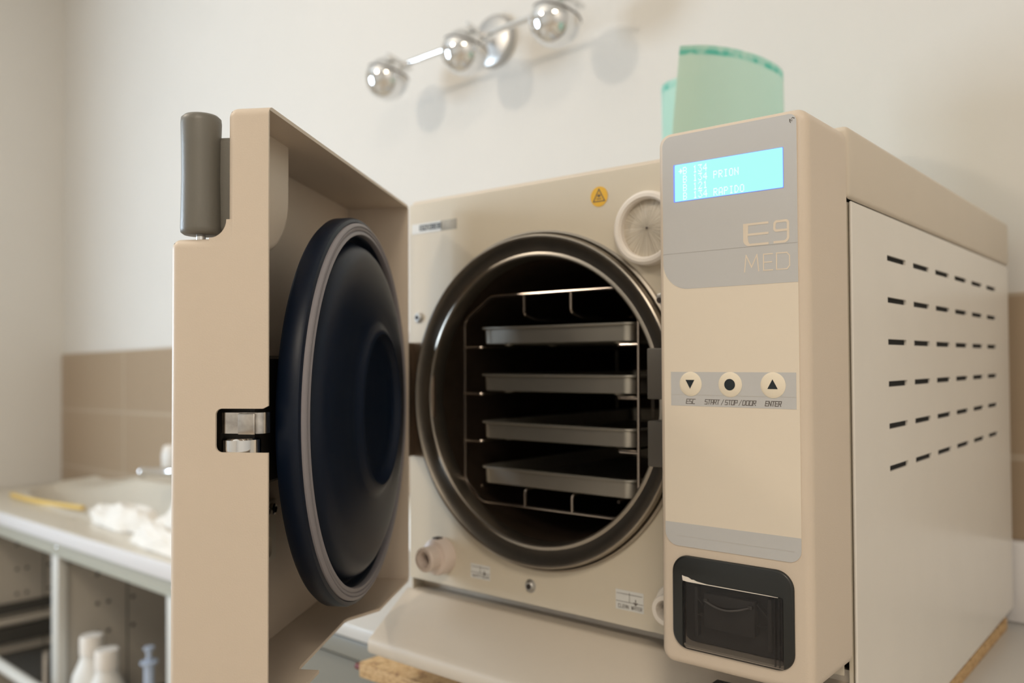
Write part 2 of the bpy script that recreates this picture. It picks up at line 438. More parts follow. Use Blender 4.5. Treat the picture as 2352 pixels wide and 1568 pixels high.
# round filter cap
fx, fz = .2965, .3405
f = ap('filter_cap', lathe(nb(), [(.0245, -.0010), (.0245, -.0080), (.0262, -.0100), (.0290, -.0100), (.0312, -.0085), (.0318, 0), (.0245, 0)], (fx, -.0018, fz), 'y', 72), M['whitepl'])
rib = mat('ribbed_filter', (0.60, 0.52, 0.41), 0.35)
nt = rib.node_tree; P = nt.nodes['Principled BSDF']; tc = nt.nodes.new('ShaderNodeTexCoord')
gr = nt.nodes.new('ShaderNodeTexGradient'); gr.gradient_type = 'RADIAL'
mp = nt.nodes.new('ShaderNodeMapping'); mp.inputs['Rotation'].default_value = (-PI / 2, 0, 0)
nt.links.new(tc.outputs['Object'], mp.inputs['Vector']); nt.links.new(mp.outputs['Vector'], gr.inputs['Vector'])
ns = nt.nodes.new('ShaderNodeTexNoise'); ns.inputs['Scale'].default_value = 90; ns.noise_dimensions = '1D'
nt.links.new(gr.outputs['Fac'], ns.inputs['W'])
bu = nt.nodes.new('ShaderNodeBump'); bu.inputs['Strength'].default_value = 0.7; bu.inputs['Distance'].default_value = 0.002
rp = nt.nodes.new('ShaderNodeValToRGB'); rp.color_ramp.elements[0].position = .35; rp.color_ramp.elements[1].position = .7
rp.color_ramp.elements[0].color = (0.58, 0.51, 0.41, 1); rp.color_ramp.elements[1].color = (0.74, 0.68, 0.58, 1)
nt.links.new(ns.outputs['Fac'], rp.inputs['Fac']); nt.links.new(rp.outputs['Color'], P.inputs['Base Color'])
nt.links.new(ns.outputs['Fac'], bu.inputs['Height']); nt.links.new(bu.outputs['Normal'], P.inputs['Normal'])
o = obj('filter_disc', lathe(nb(), [(0, -.0060), (.006, -.0057), (.0246, -.0030), (.0246, -.001), (0, -.001)], (0, 0, 0), 'y', 72), rib, aut); o.location = (fx, -.0018, fz); o.parent = f
obj('filter_pin', lathe(nb(), [(0, -.0072), (.0010, -.0068), (.0011, -.0055), (0, -.0055)], (fx, -.0018, fz), 'y', 24), M['inkgrey'], aut).parent = f

# stickers on the plate
lb = ap('serial_label', mbox(.0045, .0700, -.0021, -.0018, .3640, .3745), M['clearlab'])
obj('label_backing', mbox(.0045, .0475, -.00215, -.0021, .3640, .3745), M['label'], aut).parent = lb
o = obj('serial_lettering', write(nb(), 'EGO108838', .0165, .0475, .3672, .3722, .0009, -.0024, -.00215), M['ink'], aut); o.parent = lb
st = ap('warning_sticker', lathe(nb(), [(0, 0), (.0090, 0), (.0090, -.0004), (0, -.0004)], (.2445, -.0018, .3745), 'y', 48), M['yellow'])
bm = strokes(nb(), [[(-.0060, -.0042), (.0060, -.0042), (0, .0066), (-.0060, -.0042)]], .0008, -.0024, -.0022, .2445, .3745)
strokes(bm, [[(-.0022, -.0020), (.0022, -.0020)], [(0, -.0004), (0, .0022)], [(-.0014, .0002), (.0014, .0014)], [(-.0014, .0014), (.0014, .0002)]], .0007, -.0024, -.0022, .2445, .3745)
obj('warning_symbol', bm, M['inkgrey'], aut).parent = st
def wsticker(x0, x1, z0, z1, txt):
    s = ap('water_sticker', mbox(x0, x1, -.0021, -.0018, z0, z1), M['label'])
    h = z1 - z0; w_ = x1 - x0
    bm = strokes(nb(), [[(x0 + .02 * w_, z0 + .42 * h), (x1 - .02 * w_, z0 + .42 * h)], [(x0 + .5 * w_, z0 + .42 * h), (x0 + .5 * w_, z1 - .1 * h)], [(x0 + .05 * w_, z1 - .18 * h), (x1 - .05 * w_, z1 - .18 * h)]], .0003, -.0023, -.0021)
    write(bm, txt, x0 + .1 * w_, x1 - .06 * w_, z0 + .10 * h, z0 + .27 * h, .00030, -.0023, -.0021)
    strokes(bm, [[(x0 + .72 * w_, z0 + .60 * h), (x0 + .72 * w_, z0 + .36 * h)], [(x0 + .66 * w_, z0 + .45 * h), (x0 + .72 * w_, z0 + .34 * h), (x0 + .78 * w_, z0 + .45 * h)]], .0008, -.0023, -.0021)
    obj('sticker_print', bm, M['inkgrey'], aut).parent = s
wsticker(.0880, .1135, .0135, .0275, 'WATER'); wsticker(.2590, .2870, .0135, .0305, 'CLEAN WATER')

# latch blocks on the right of the flange
for z0, z1 in ((.1975, .2385), (.1435, .1800)):
    bm = mbox(.3115, .3475, -.0350, -.0145, z0, z1, bev=.0012, seg=2); box(bm, .3300, .3460, -.0148, -.0018, z0 + .006, z1 - .006)
    ap('latch_block', bm, M['latch'])
ap('latch_bar', mbox(.3330, .3460, -.0300, -.0018, .176, .201), M['dark'])
# hinge bracket at the left
bm = mbox(.0050, .0400, -.0070, -.0018, .1290, .2485, bev=.001, seg=1)
box(bm, .0050, .0110, -.0380, -.0018, .1290, .2485, bev=.001, seg=1)
lathe(bm, [(0, .1290), (.0065, .1290), (.0065, .2485), (0, .2485)], (.0120, -.0300, 0), 'z', 24)
ap('hinge_bracket', bm, M['brown'])

# ports under the panel
pb = ap('rear_socket', mbox(.3470, .3580, -.050, -.040, -.0440, -.0180, bev=.002), M['chromed'])
obj('socket_slot', mbox(.3480, .3545, -.0505, -.0495, -.0440, -.0230, bev=.0004, seg=1), M['hole'], aut).parent = pb
ap('card_slot', mbox(.3680, .4300, -.052, -.030, -.0480, -.0140, bev=.001), M['black'])
for px_, pz_ in ((.06, .06), (.40, .06), (.06, .53), (.40, .53)):
    ap('foot', lathe(nb(), [(0, .0), (.016, .0), (.018, -.0035), (0, -.0035)], (px_, pz_, ZB), 'z', 24), M['black'])

# control panel housing ------------------------------------------------
PY = -.0761
bm = nb()
prism(bm, rrect(.3462, .0080, .4600, .3970, .0095, 8), PY, -.0020)
es = [e for e in bm.edges if all(abs(v.co.y - PY) < 1e-6 for v in e.verts)]
bevel(bm, es, .0060, 6)
cut = prism(nb(), rrect(.3600, .0235, .4450, .0850, .010, 6), PY - .01, PY + .016)
bm = apply_bool(bm, [(cut, 'DIFFERENCE')])
cp = ap('control_panel', bm, M['cream'], angle=28)
def cpart(name, bm, m, **k):
    o = obj(name, bm, m, aut, **k); o.parent = cp; return o
o1 = PY - .0004
cpart('membrane_overlay', prism(nb(), rrect(.3512, .0940, .4527, .3935, [.010, .0085, .0055, .0070]), o1, PY), M['overlay'])
cpart('grey_field', prism(nb(), rrect(.3512, .2805, .4527, .3935, [.020, 0, .0055, .0070], 12), o1 - .00012, o1), M['greyov'])
cpart('grey_field', prism(nb(), rrect(.3512, .0940, .4527, .1107, [.010, .0085, 0, 0], 10), o1 - .00012, o1), M['greyov'])
cpart('grey_field', mbox(.3568, .4505, o1 - .00012, o1, .1957, .2202), M['greyov'])
o2 = o1 - .00012
cpart('pale_line', mbox(.3568, .4505, o2 - .0001, o2, .2036, .2040), M['greyline'])
cpart('pale_line', mbox(.3600, .4480, o2 - .0001, o2, .1012, .1015), M['greyline'])
cpart('pale_line', mbox(.3512, .4527, o2 - .0001, o2, .3067, .3069), M['foldline'])
for x, sym in ((.3727, 'd'), (.4034, 'o'), (.4345, 'u')):
    b = cpart('push_button', lathe(nb(), [(0, -.0010), (.0070, -.0010), (.0088, -.0003), (.0088, 0), (0, 0)], (x, o1, .2115), 'y', 40), M['btn'])
    yy0, yy1 = o1 - .0012, o1 - .0009
    if sym == 'o': s = lathe(nb(), [(0, yy0), (.0040, yy0), (.0040, yy1), (0, yy1)], (x, 0, .2115), 'y', 40)
    elif sym == 'd': s = prism(nb(), [(x - .0035, .2145), (x, .2082), (x + .0035, .2145)], yy0, yy1)
    else: s = prism(nb(), [(x - .0036, .2090), (x + .0036, .2090), (x, .2155)], yy0, yy1)
    cpart('button_symbol', s, M['ink'])
bm = nb()
write(bm, 'ESC', .3690, .3758, .1974, .2006, .00042, o2 - .0001, o2, shear=.18)
write(bm, 'START', .3838, .3948, .1974, .2006, .00042, o2 - .0001, o2, shear=.18)
write(bm, '/', .3965, .3982, .1974, .2006, .00030, o2 - .0001, o2, shear=.18)
write(bm, 'STOP', .3993, .4082, .1974, .2006, .00042, o2 - .0001, o2, shear=.18)
write(bm, '/', .4098, .4115, .1974, .2006, .00030, o2 - .0001, o2, shear=.18)
write(bm, 'DOOR', .4124, .4218, .1974, .2006, .00042, o2 - .0001, o2, shear=.18)
write(bm, 'ENTER', .4288, .4397, .1974, .2006, .00046, o2 - .0001, o2, shear=.18)
cpart('button_lettering', bm, M['inkgrey'])
# E9 MED
bm = nb()
def arc(cx, cz, r, a0, a1, n=8): return [(cx + r * math.cos(math.radians(a0 + (a1 - a0) * i / n)), cz + r * math.sin(math.radians(a0 + (a1 - a0) * i / n))) for i in range(n + 1)]
strokes(bm, [[(.4318, .3222), (.4150, .3222), (.4150, .3118)] + arc(.4188, .3118, .0038, 180, 270) + [(.4318, .3080)], [(.4175, .3151), (.4318, .3151)]], .0015, o2 - .0001, o2)
prism(bm, [(.4143, .3228), (.4180, .3224), (.4176, .3130), (.4180, .3102), (.4196, .3077), (.4170, .3078), (.4150, .3094), (.4143, .3118)], o2 - .0001, o2)
strokes(bm, [[(.4462, .3160), (.4385, .3160)] + arc(.4385, .3178, .0018, 270, 180, 4) + arc(.4387, .3204, .0018, 180, 90, 4) + arc(.4444, .3204, .0018, 90, 0, 4) + [(.4462, .3118)] + arc(.4430, .3114, .0032, 0, -90, 6) + [(.4368, .3082)]], .0016, o2 - .0001, o2)
strokes(bm, G['M'], .0008, o2 - .0001, o2, .4150, .2897, .0103, .0112)
strokes(bm, G['E'], .0008, o2 - .0001, o2, .4288, .2897, .0063, .0110)
strokes(bm, G['D'], .0008, o2 - .0001, o2, .4380, .2897, .0090, .0110)
cpart('model_lettering', bm, M['creamtext'])
bm = nb()
for k in range(9):
    a = random.uniform(0, 6.28); x, z = .4494 + random.uniform(-.0016, .0016), .3893 + random.uniform(-.0022, .0022)
    strokes(bm, [[(x, z), (x + .0011 * math.cos(a), z + .0011 * math.sin(a))]], .00032, o2 - .0001, o2)
cpart('worn_mark', bm, M['inkgrey'])
# display
cpart('display_edge', prism(nb(), rrect(.3604, .3444, .4435, .3720, .0005, 2), o2 - .0002, o2), M['lcdedge'])
lc = cpart('display', prism(nb(), rrect(.3616, .3448, .4431, .3717, .0006, 3), o2 - .0004, o2 - .0002), M['lcd'])
bm = nb(); y0, y1 = o2 - .0005, o2 - .0004
def dots(text, x, z, hgt=.0054, wd=.0031, pitch=.0040):
    for i, ch in enumerate(text):
        if ch == ' ': continue
        for r, row in enumerate(DOT[ch]):
            for c, b in enumerate(row):
                if b == '1':
                    px, pz = x + i * pitch + c * wd / 5, z + hgt * (6 - r) / 7
                    box(bm, px, px + wd / 5 * .96, y0, y1, pz, pz + hgt / 7 * .96)
for k, (nm, zz) in enumerate((('', .3640), ('PRION', .3578), ('', .3516), ('RAPIDO', .3454))):
    dots('B', .3683, zz); dots('121' if k == 2 else '134', .3765, zz + .0001)
    if nm: dots(nm, .3924, zz)
dots('>', .3648, .3640)
cpart('display_lettering', bm, M['lcdtext'])
# printer
bm = prism(nb(), rrect(.3570, .0207, .4475, .0878, .0125, 10), PY - .0022, PY + .002)
es = [e for e in bm.edges if all(abs(v.co.y - (PY - .0022)) < 1e-6 for v in e.verts)]
bevel(bm, es, .0018, 3)
cut = prism(nb(), rrect(.3655, .0215, .4405, .0700, .002, 3), PY - .01, PY + .01)
bm = apply_bool(bm, [(cut, 'DIFFERENCE')])
cpart('printer_frame', bm, M['black'])
bm = mbox(.3625, .4430, PY + .009, PY + .0155, .0245, .0840)
cpart('printer_well', bm, M['blackm'])
bm = mbox(.3800, .4185, PY + .002, PY + .009, .0375, .0625, bev=.0012, seg=2)
box(bm, .3720, .3745, PY + .003, PY + .009, .030, .066, bev=.0005, seg=1); box(bm, .4270, .4300, PY + .003, PY + .009, .030, .066, bev=.0005, seg=1)
for s in (-1, 1):
    xx = .3755 if s < 0 else .4235
    strokes(bm, [[(xx - .004, .060), (xx + .004, .052)]], .0010, PY + .004, PY + .009)
    strokes(bm, [[(xx - .004, .046), (xx + .004, .045)]], .0008, PY + .004, PY + .009)
cpart('paper_holder', bm, M['blackm'])
bm = nb()
tube(bm, [(.3825 + .033 * t, PY - .0005 - .002 * math.sin(PI * t), .0575 - .0038 * math.sin(PI * t) + .001 * t) for t in [i / 12 for i in range(13)]], .00075, 8)
box(bm, .3812, .3842, PY - .001, PY + .003, .0565, .0590, bev=.0005, seg=1); box(bm, .4142, .4175, PY - .001, PY + .003, .0573, .0598, bev=.0005, seg=1)
cpart('cover_handle', bm, M['blackm'])
bm = mbox(.3662, .4398, PY - .0012, PY - .0004, .0222, .0692, bev=.0003, seg=1)
box(bm, .3662, .3672, PY - .0028, PY - .0004, .0250, .0690, bev=.0004, seg=2); box(bm, .4340, .4350, PY - .0028, PY - .0004, .0230, .0680, bev=.0004, seg=2); box(bm, .4372, .4380, PY - .0028, PY - .0004, .0230, .0680, bev=.0003, seg=2)
cpart('printer_cover', bm, M['smoke'])
cpart('torn_paper', prism(nb(), [(.3660, .0700), (.3655, .0735), (.3675, .0730), (.3700, .0728), (.3715, .0722), (.3730, .0714), (.3745, .0716), (.3770, .0708), (.3800, .0705), (.3850, .0700), (.4300, .0699), (.4370, .0697), (.4370, .0695), (.3700, .0695)], PY - .0027, PY - .0022), M['paper'])

# ------------------------------------------------------------------ door (u, n, z frame)
TH = 1.00510213036845
a_ = Vector((math.cos(TH), -math.sin(TH), 0)); n_ = Vector((math.sin(TH), math.cos(TH), 0))
L, TK = .3521, .0660
ZT, ZBd = .3894, .0045
def rblock(x0, x1, y0, z0, z1):
    """block open towards +n with its outer edges rounded"""
    b = nb(); box(b, x0, x1, y0, .03 + abs(x0) * .01 + (x1 - x0) * .01 + (z1 - z0) * .013, z0, z1)
    es = [e for e in b.edges if max(v.co.y for v in e.verts) < 0 or (abs(e.verts[0].co.x - e.verts[1].co.x) < 1e-6 and abs(e.verts[0].co.z - e.verts[1].co.z) < 1e-6)]
    bevel(b, es, .0060, 5)
    return b
def pocket(e):
    """handle pocket cutter grown by e"""
    y1 = -.0278 + e; z0 = .3070 - e; x0 = .255 - e
    pts = rrect(x0, z0, .50, .50, [.045 - e * .5, 0, 0, 0], 10)
    b = prism(nb(), pts, -.15, y1)
    es = [ed for ed in b.edges if all(abs(v.co.y - y1) < 1e-6 for v in ed.verts)]
    bevel(b, es, .0075 - e * .5, 4)
    return b
fr = .0115
fil = prism(nb(), [(-.0200, .3000), (-.0200, .3070 + fr), (-.0278, .3070 + fr)] + [(-.0278 - fr + fr * math.cos(t), .3070 + fr - fr * math.sin(t)) for t in [PI / 2 * i / 8 for i in range(1, 9)]] + [(-.0278 - fr, .3000)], .2600, L - .0003, 'yz')
S = apply_bool(rblock(0, L, -.0278, ZBd, ZT), [(rblock(-2e-5, L + 2e-5, -TK, ZBd - 2e-5, .3070), 'UNION'), (rblock(-4e-5, .2550, -TK - 1e-5, ZBd - 4e-5, ZT + 2e-5), 'UNION'), (fil, 'UNION')])
print('door solid', len(S.verts), sum(1 for e in S.edges if len(e.link_faces) != 2))
T = .0025
cav = mbox(T, L - T * .7, -TK + T, .05, ZBd + T, ZT - T)
cav = apply_bool(cav, [(pocket(T), 'DIFFERENCE')])
trim_ = mbox(-.1, 1, 0, .2, -.1, 1)
notch = prism(nb(), [(.02, .1724)] + [(p[0], p[1]) for p in [(-.0004, .1724)]] + list(reversed([(p[0], p[1]) for p in arc(-.0304, .1764, .004, 270, 180, 5)]))[::-1] + arc(-.0304, .1958, .004, 180, 90, 5) + [(-.0035, .1998), (.0, .2015), (.02, .2015)], L - .02, L + .02, 'yz')
cutb = prism(nb(), [(.262, -.0150), (.262, .02), (.098, .02), (.108, 0), (.140, -.0190), (.146, -.0200), (.255, -.0165)], ZBd - .02, ZBd + .0045, 'xy')
S = apply_bool(S, [(cav, 'DIFFERENCE'), (trim_, 'DIFFERENCE'), (notch, 'DIFFERENCE'), (cutb, 'DIFFERENCE')])
bmesh.ops.remove_doubles(S, verts=S.verts, dist=1e-6)
door = obj('door', S, M['cream'], aut, angle=30)
dm = Matrix(((a_.x, n_.x, 0, .023933), (a_.y, n_.y, 0, -.0255), (0, 0, 1, 0), (0, 0, 0, 1)))
door.matrix_local = dm
def dpart(name, bm, m, loc=None, rot=None, **k):
    o = obj(name, bm, m, **k); o.parent = door
    if loc: o.location = loc
    if rot: o.rotation_euler = rot
    return o
dz = math.radians(2.0)
prof = [(0, -.0130), (.150, -.0130), (.1550, -.0120), (.1570, -.0095), (.1572, .0010), (.1560, .0036), (.1535, .0046), (.1528, .0030), (.1428, .0030), (.1412, .0005), (.1406, -.0035), (.1392, -.0048), (.1376, -.0038), (.1362, .0000), (.1335, .0050), (.1295, .0085), (.1240, .0112),
        (.1150, .0135), (.1000, .0152), (.0850, .0162), (.0740, .0170), (.0700, .0180), (.0665, .0206), (.0640, .0220), (.0618, .0222), (.0603, .0206), (.0590, .0175), (.0570, .0155), (.0530, .0148), (.0400, .0145), (0, .0142)]
DC = (.1700, .0, .1895)
dpart('door_disc', lathe(nb(), prof, (0, 0, 0), 'y', 160), M['navy'], DC, (0, 0, dz), angle=40)
prof = [(.1428, .0025), (.1428, .0062), (.1436, .0075), (.1460, .0070), (.1466, .0063), (.1472, .0072), (.1490, .0074), (.1496, .0066), (.1502, .0074), (.1516, .0070), (.1528, .0058), (.1528, .0025)]
dpart('gasket', lathe(nb(), prof, (0, 0, 0), 'y', 160, closed=True), M['gasket'], DC, (0, 0, dz), angle=40)
dpart('hinge_arm', mbox(.012, L - .012, -.0560, -.0150, .1480, .2330, bev=.002, seg=1), M['dark'])
bm = nb()
prism(bm, rrect(.3330, -.0350, .3470, -.0050, .0050, 6), .1838, .1970, 'xy')
box(bm, .3400, .3492, -.0215, -.0100, .1832, .1966, bev=.0010, seg=2)
dpart('latch_hook', bm, M['chromed'])
dpart('latch_pin', lathe(nb(), [(0, .1600), (.0122, .1600), (.0122, .1796), (.0112, .1806), (0, .1806)], (.3385, -.0235, 0), 'z', 36), M['chrome'])
bm = mbox(.196, .232, -.0632, -.0600, .070, .1190, bev=.001, seg=1)
cut = prism(nb(), rrect(.205, .0745, .2150, .0900, .0045, 5), -.07, -.05)
dpart('cable_bracket', apply_bool(bm, [(cut, 'DIFFERENCE')]), M['plate'])
for u in (.2065, .2200):
    dpart('bracket_nut', lathe(nb(), [(.0022, -.0005), (.0045, -.0005), (.0045, .0030), (.0030, .0038), (.0022, .0030)], (u, -.0600, .1120), 'y', 20, closed=True), M['chromed'])
# handle
HX, HN = L - .013, -.0512
prof = [(0, .3108), (.0105, .3108), (.0124, .3122), (.0127, .3150), (.0124, .3300), (.0121, .3480), (.0123, .3680), (.0127, .3830), (.0124, .3862), (.0105, .3880), (.0055, .3886), (0, .3886)]
hd = dpart('handle', lathe(nb(), prof, (HX, HN, 0), 'z', 48), M['hgrey'], angle=50)
dpart('handle_pin', lathe(nb(), [(0, .3050), (.0030, .3050), (.0030, .3112), (0, .3112)], (HX, HN, 0), 'z', 16), M['chrome'])
dpart('handle_lever', mbox(.275, HX - .002, -.0480, -.0290, .3125, .3750, bev=.004, seg=3), M['hgrey'])

# ------------------------------------------------------------------ rack and trays in the chamber
rk = thing('tray_rack', 'steel wire rack with chamfered corners standing inside the round autoclave chamber', 'rack', (CX, .15, .0875), MACH)
RO = (CX, .15, .0875)
def rpart(name, bm): return obj(name, bm, M['wire'], rk, off=RO)
for y in (.012, .300):
    pts = [(.0675, y, .107), (.0675, y, .270), (.105, y, .2935), (.2560, y, .2935), (.2755, y, .2735), (.2745, y, .1080), (.2520, y, .0880), (.092, y, .0875)]
    path = []
    k = len(pts)
    for i in range(k):
        a, b, c = Vector(pts[i - 1]), Vector(pts[i]), Vector(pts[(i + 1) % k])
        p0 = b + (a - b).normalized() * .006; p1 = b + (c - b).normalized() * .006
        for t in (0, .25, .5, .75, 1): path.append(p0 * (1 - t) ** 2 + b * 2 * t * (1 - t) + p1 * t * t)
    rpart('end_frame', tube(nb(), path, .0015, 8, closed=True))
for z in (.2425, .1955, .1480):
    for x0, x1 in ((.0675, .0905), (.2750, .2535)):
        rpart('shelf_rail', tube(nb(), smoothpath([(x0, .012, z), (x1, .012, z), (x1, .300, z), (x0, .300, z)], .004), .0016, 8))
for x in (.0905, .2535):
    rpart('shelf_rail', tube(nb(), smoothpath([(x, .012, .103), (x, .300, .103)]), .0016, 8))
for x in (.147, .2030):
    rpart('top_hook', tube(nb(), smoothpath([(x, .012, .2935), (x, .012, .274), (x, .030, .270), (x, .300, .270)], .004), .0015, 8))
    rpart('bottom_hook', tube(nb(), smoothpath([(x, .012, .0875), (x, .012, .1035), (x, .300, .1035)], .003), .0015, 8))
for x in (.120, .172, .224):
    rpart('back_bar', tube(nb(), [(x, .300, .0875), (x, .300, .2935)], .0013, 8))
names = ['topmost', 'second from the top', 'third from the top', 'lowest']
def tray_mesh():
    bm = nb()
    def loop(x0, x1, y0, y1, z, r): return [bm.verts.new((p[0], p[1], z)) for p in rrect(x0, y0, x1, y1, r, 6)]
    hw, dp, h = .0930, .288, .0182
    Ls = [loop(-hw + .0065, hw - .0065, .0025, dp - .003, .0012, .008), loop(-hw + .0040, hw - .0040, .0008, dp - .001, .0020, .010), loop(-hw + .0035, hw - .0035, .0004, dp - .0005, h - .0025, .010),
          loop(-hw + .0015, hw - .0015, -.0012, dp + .001, h - .0022, .011), loop(-hw, hw, -.0020, dp + .002, h - .0015, .012), loop(-hw, hw, -.0020, dp + .002, h, .012), loop(-hw + .0048, hw - .0048, .0020, dp - .002, h, .010), loop(-hw + .0052, hw - .0052, .0024, dp - .0024, .0030, .009)]
    for A, B in zip(Ls[:-1], Ls[1:]):
        n = len(A)
        for i in range(n): bm.faces.new((A[i], A[(i + 1) % n], B[(i + 1) % n], B[i]))
    bm.faces.new(list(reversed(Ls[0]))); bm.faces.new(Ls[-1])
    for sx in (-1, 1):
        for yy in (.016, .09):
            ball(bm, (sx * .066, yy, .0010), .0055, 16, 8, (1, 1, .35))
    return bm
for i, z in enumerate((.2449, .1979, .1503, .1052)):
    bm = tray_mesh()
    o = obj('instrument_tray', bm, M['tray'])
    o.matrix_world = MACH @ Matrix.Translation((.1785, .0135, z - .0005))
    tag(o, 'shallow aluminium instrument tray, ' + names[i] + ' of the four in the wire rack', 'tray', 'instrument trays in the chamber rack')

# ------------------------------------------------------------------ chipboard under the machine
wood = mat('chipboard', (0.55, 0.36, 0.17), 0.7)
nt = wood.node_tree; P = nt.nodes['Principled BSDF']; tc = nt.nodes.new('ShaderNodeTexCoord')
vo = nt.nodes.new('ShaderNodeTexNoise'); vo.inputs['Scale'].default_value = 120; vo.inputs['Detail'].default_value = 6; vo.inputs['Roughness'].default_value = .7
mp = nt.nodes.new('ShaderNodeMapping'); mp.inputs['Scale'].default_value = (1, 1, 2.5)
nt.links.new(tc.outputs['Object'], mp.inputs['Vector']); nt.links.new(mp.outputs['Vector'], vo.inputs['Vector'])
rp = nt.nodes.new('ShaderNodeValToRGB')
rp.color_ramp.elements[0].position = .32; rp.color_ramp.elements[0].color = (0.20, 0.10, 0.04, 1)
rp.color_ramp.elements[1].position = .62; rp.color_ramp.elements[1].color = (0.68, 0.47, 0.24, 1)
e = rp.color_ramp.elements.new(.46); e.color = (0.56, 0.35, 0.16, 1)
nt.links.new(vo.outputs['Fac'], rp.inputs['Fac']); nt.links.new(rp.outputs['Color'], P.inputs['Base Color'])
bu = nt.nodes.new('ShaderNodeBump'); bu.inputs['Strength'].default_value = .4; bu.inputs['Distance'].default_value = .001
nt.links.new(vo.outputs['Fac'], bu.inputs['Height']); nt.links.new(bu.outputs['Normal'], P.inputs['Normal'])
ZCT = -.1128
bd = thing('chipboard_panel', 'raw chipboard board lying on the white counter under the autoclave', 'board', (-.063, -.025, ZCT))
bd.rotation_euler = (0, 0, math.radians(2.7))
bm = prism(nb(), [(0.004, 0), (.508, -.006), (.5175, .30), (.5185, .598), (.006, .60), (0, .004)], 0, .0150, 'xy')
bevel(bm, [e for e in bm.edges if abs(e.verts[0].co.z - e.verts[1].co.z) < 1e-6], .0012, 2)
obj('board', bm, wood, bd)
obj('red_plug', lathe(nb(), [(0, -.008), (.0032, -.008), (.0034, 0), (0, 0)], (.0005, .006, .0082), 'x', 20), M['red'], bd)

# ------------------------------------------------------------------ counter under the machine
ct = thing('counter', 'white laminate counter with a grey front carrying the autoclave', 'counter', (.4, .3, -Z0), None)
CO = (.4, .3, -Z0)
def ctp(name, bm, m): return obj(name, bm, m, ct, off=CO)
ctp('worktop', mbox(-.52, 1.25, .0855, .6515, ZCT - .018, ZCT, bev=.002, seg=2), M['counter'])
ctp('front_rail', mbox(-.51, 1.24, .092, .118, ZCT - .048, ZCT - .022, bev=.003), M['frontgrey'])
ctp('front_panel', mbox(-.51, 1.24, .104, .124, -Z0 + .08, ZCT - .055), M['frontgrey'])
ctp('carcass', mbox(-.50, 1.23, .124, .645, -Z0, ZCT - .018), M['frontgrey'])
ctp('upstand', mbox(-.52, .555, .6300, .6515, ZCT, -.0100, bev=.004, seg=3), M['lip'])

# ------------------------------------------------------------------ washbasin unit at the left
vt = thing('washbasin_unit', 'low white washbasin unit with open metal-framed shelves left of the autoclave', 'washbasin', (-1.7, .45, -Z0), None)
VO = (-1.7, .45, -Z0)
VZ = -.185
def vp(name, bm, m): return obj(name, bm, m, vt, off=VO)
def basin_top():
    """top with a moulded bowl"""
    bm = nb(); x0, x1, y0, y1 = XL + .004, -.535, .258, .651
    nx, ny = 150, 40; grid = []
    for i in range(nx + 1):
        row = []
        for j in range(ny + 1):
            x = x0 + (x1 - x0) * i / nx; y = y0 + (y1 - y0) * j / ny
            d = math.hypot((x + 1.95) / .72, (y - .545) / .155)
            z = VZ
            if d < 1: z -= .055 * (1 - d ** 2.6) ** .8
            z += .007 * math.exp(-((d - 1.05) / .06) ** 2)
            k_ = min(1, max(0, (y - .565) / .035)); k_ = k_ * k_ * (3 - 2 * k_)
            z += k_ * .125 * min(1, max(0, (x + 2.80) / .75)) ** 1.25
            row.append(bm.verts.new((x, y, z)))
        grid.append(row)
    for i in range(nx):
        for j in range(ny): bm.faces.new((grid[i][j], grid[i + 1][j], grid[i + 1][j + 1], grid[i][j + 1]))
    # skirt
    bt = []
    per = [grid[i][0] for i in range(nx + 1)] + [grid[nx][j] for j in range(1, ny + 1)] + [grid[i][ny] for i in range(nx - 1, -1, -1)] + [grid[0][j] for j in range(ny - 1, 0, -1)]
    low = [bm.verts.new((v.co.x, v.co.y, VZ - .037)) for v in per]
    for i in range(len(per)):
        j = (i + 1) % len(per); bm.faces.new((per[i], low[i], low[j], per[j]))
    return bm
vp('basin_top', basin_top(), M['ceramic'])
vp('top_edge', mbox(XL + .006, -.537, .2535, .2600, VZ - .037, VZ - .0008, bev=.002, seg=3), M['lip'])
bm = mbox(XL + .01, -.54, .264, .280, VZ - .072, VZ - .037)
box(bm, XL + .01, -.54, .260, .264, VZ - .073, VZ - .069)
vp('front_rail', bm, M['rail'])
for x in (-2.405, -1.755, -1.082):
    vp('post', mbox(x - .045, x, .264, .290, -Z0, VZ - .073, bev=.003, seg=2), M['post'])
    pn = vp('side_panel', mbox(x - .030, x - .012, .290, .645, -Z0, VZ - .075), M['cab'])
    for zz in (-.330, -.410, -.490):
        for yy in (.372, .402, .470):
            obj('peg_hole', lathe(nb(), [(0, .0002), (.0055, .0002), (.0055, 0), (0, 0)], (x - .012, yy, zz), 'x', 16), M['hole'], vt, off=VO).parent = pn
    obj('panel_seam', mbox(x - .0121, x - .0118, .452, .456, -Z0, VZ - .076), M['cabd'], vt, off=VO).parent = pn
    obj('rail_screw', ball(nb(), (x - .006, .263, VZ - .054), .006, 16, 10, (1, .4, 1)), M['chrome'], vt, off=VO).parent = pn
vp('back_panel', mbox(XL + .01, -.54, .636, .646, -Z0, VZ - .06), M['cab'])
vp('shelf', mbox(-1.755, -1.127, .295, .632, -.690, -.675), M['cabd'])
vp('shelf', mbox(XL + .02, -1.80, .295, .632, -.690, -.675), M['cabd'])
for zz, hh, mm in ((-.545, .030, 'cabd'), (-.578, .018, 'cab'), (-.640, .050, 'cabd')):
    vp('drawer_runner', mbox(-2.4165, -2.395, .295, .632, zz, zz + hh), M[mm])
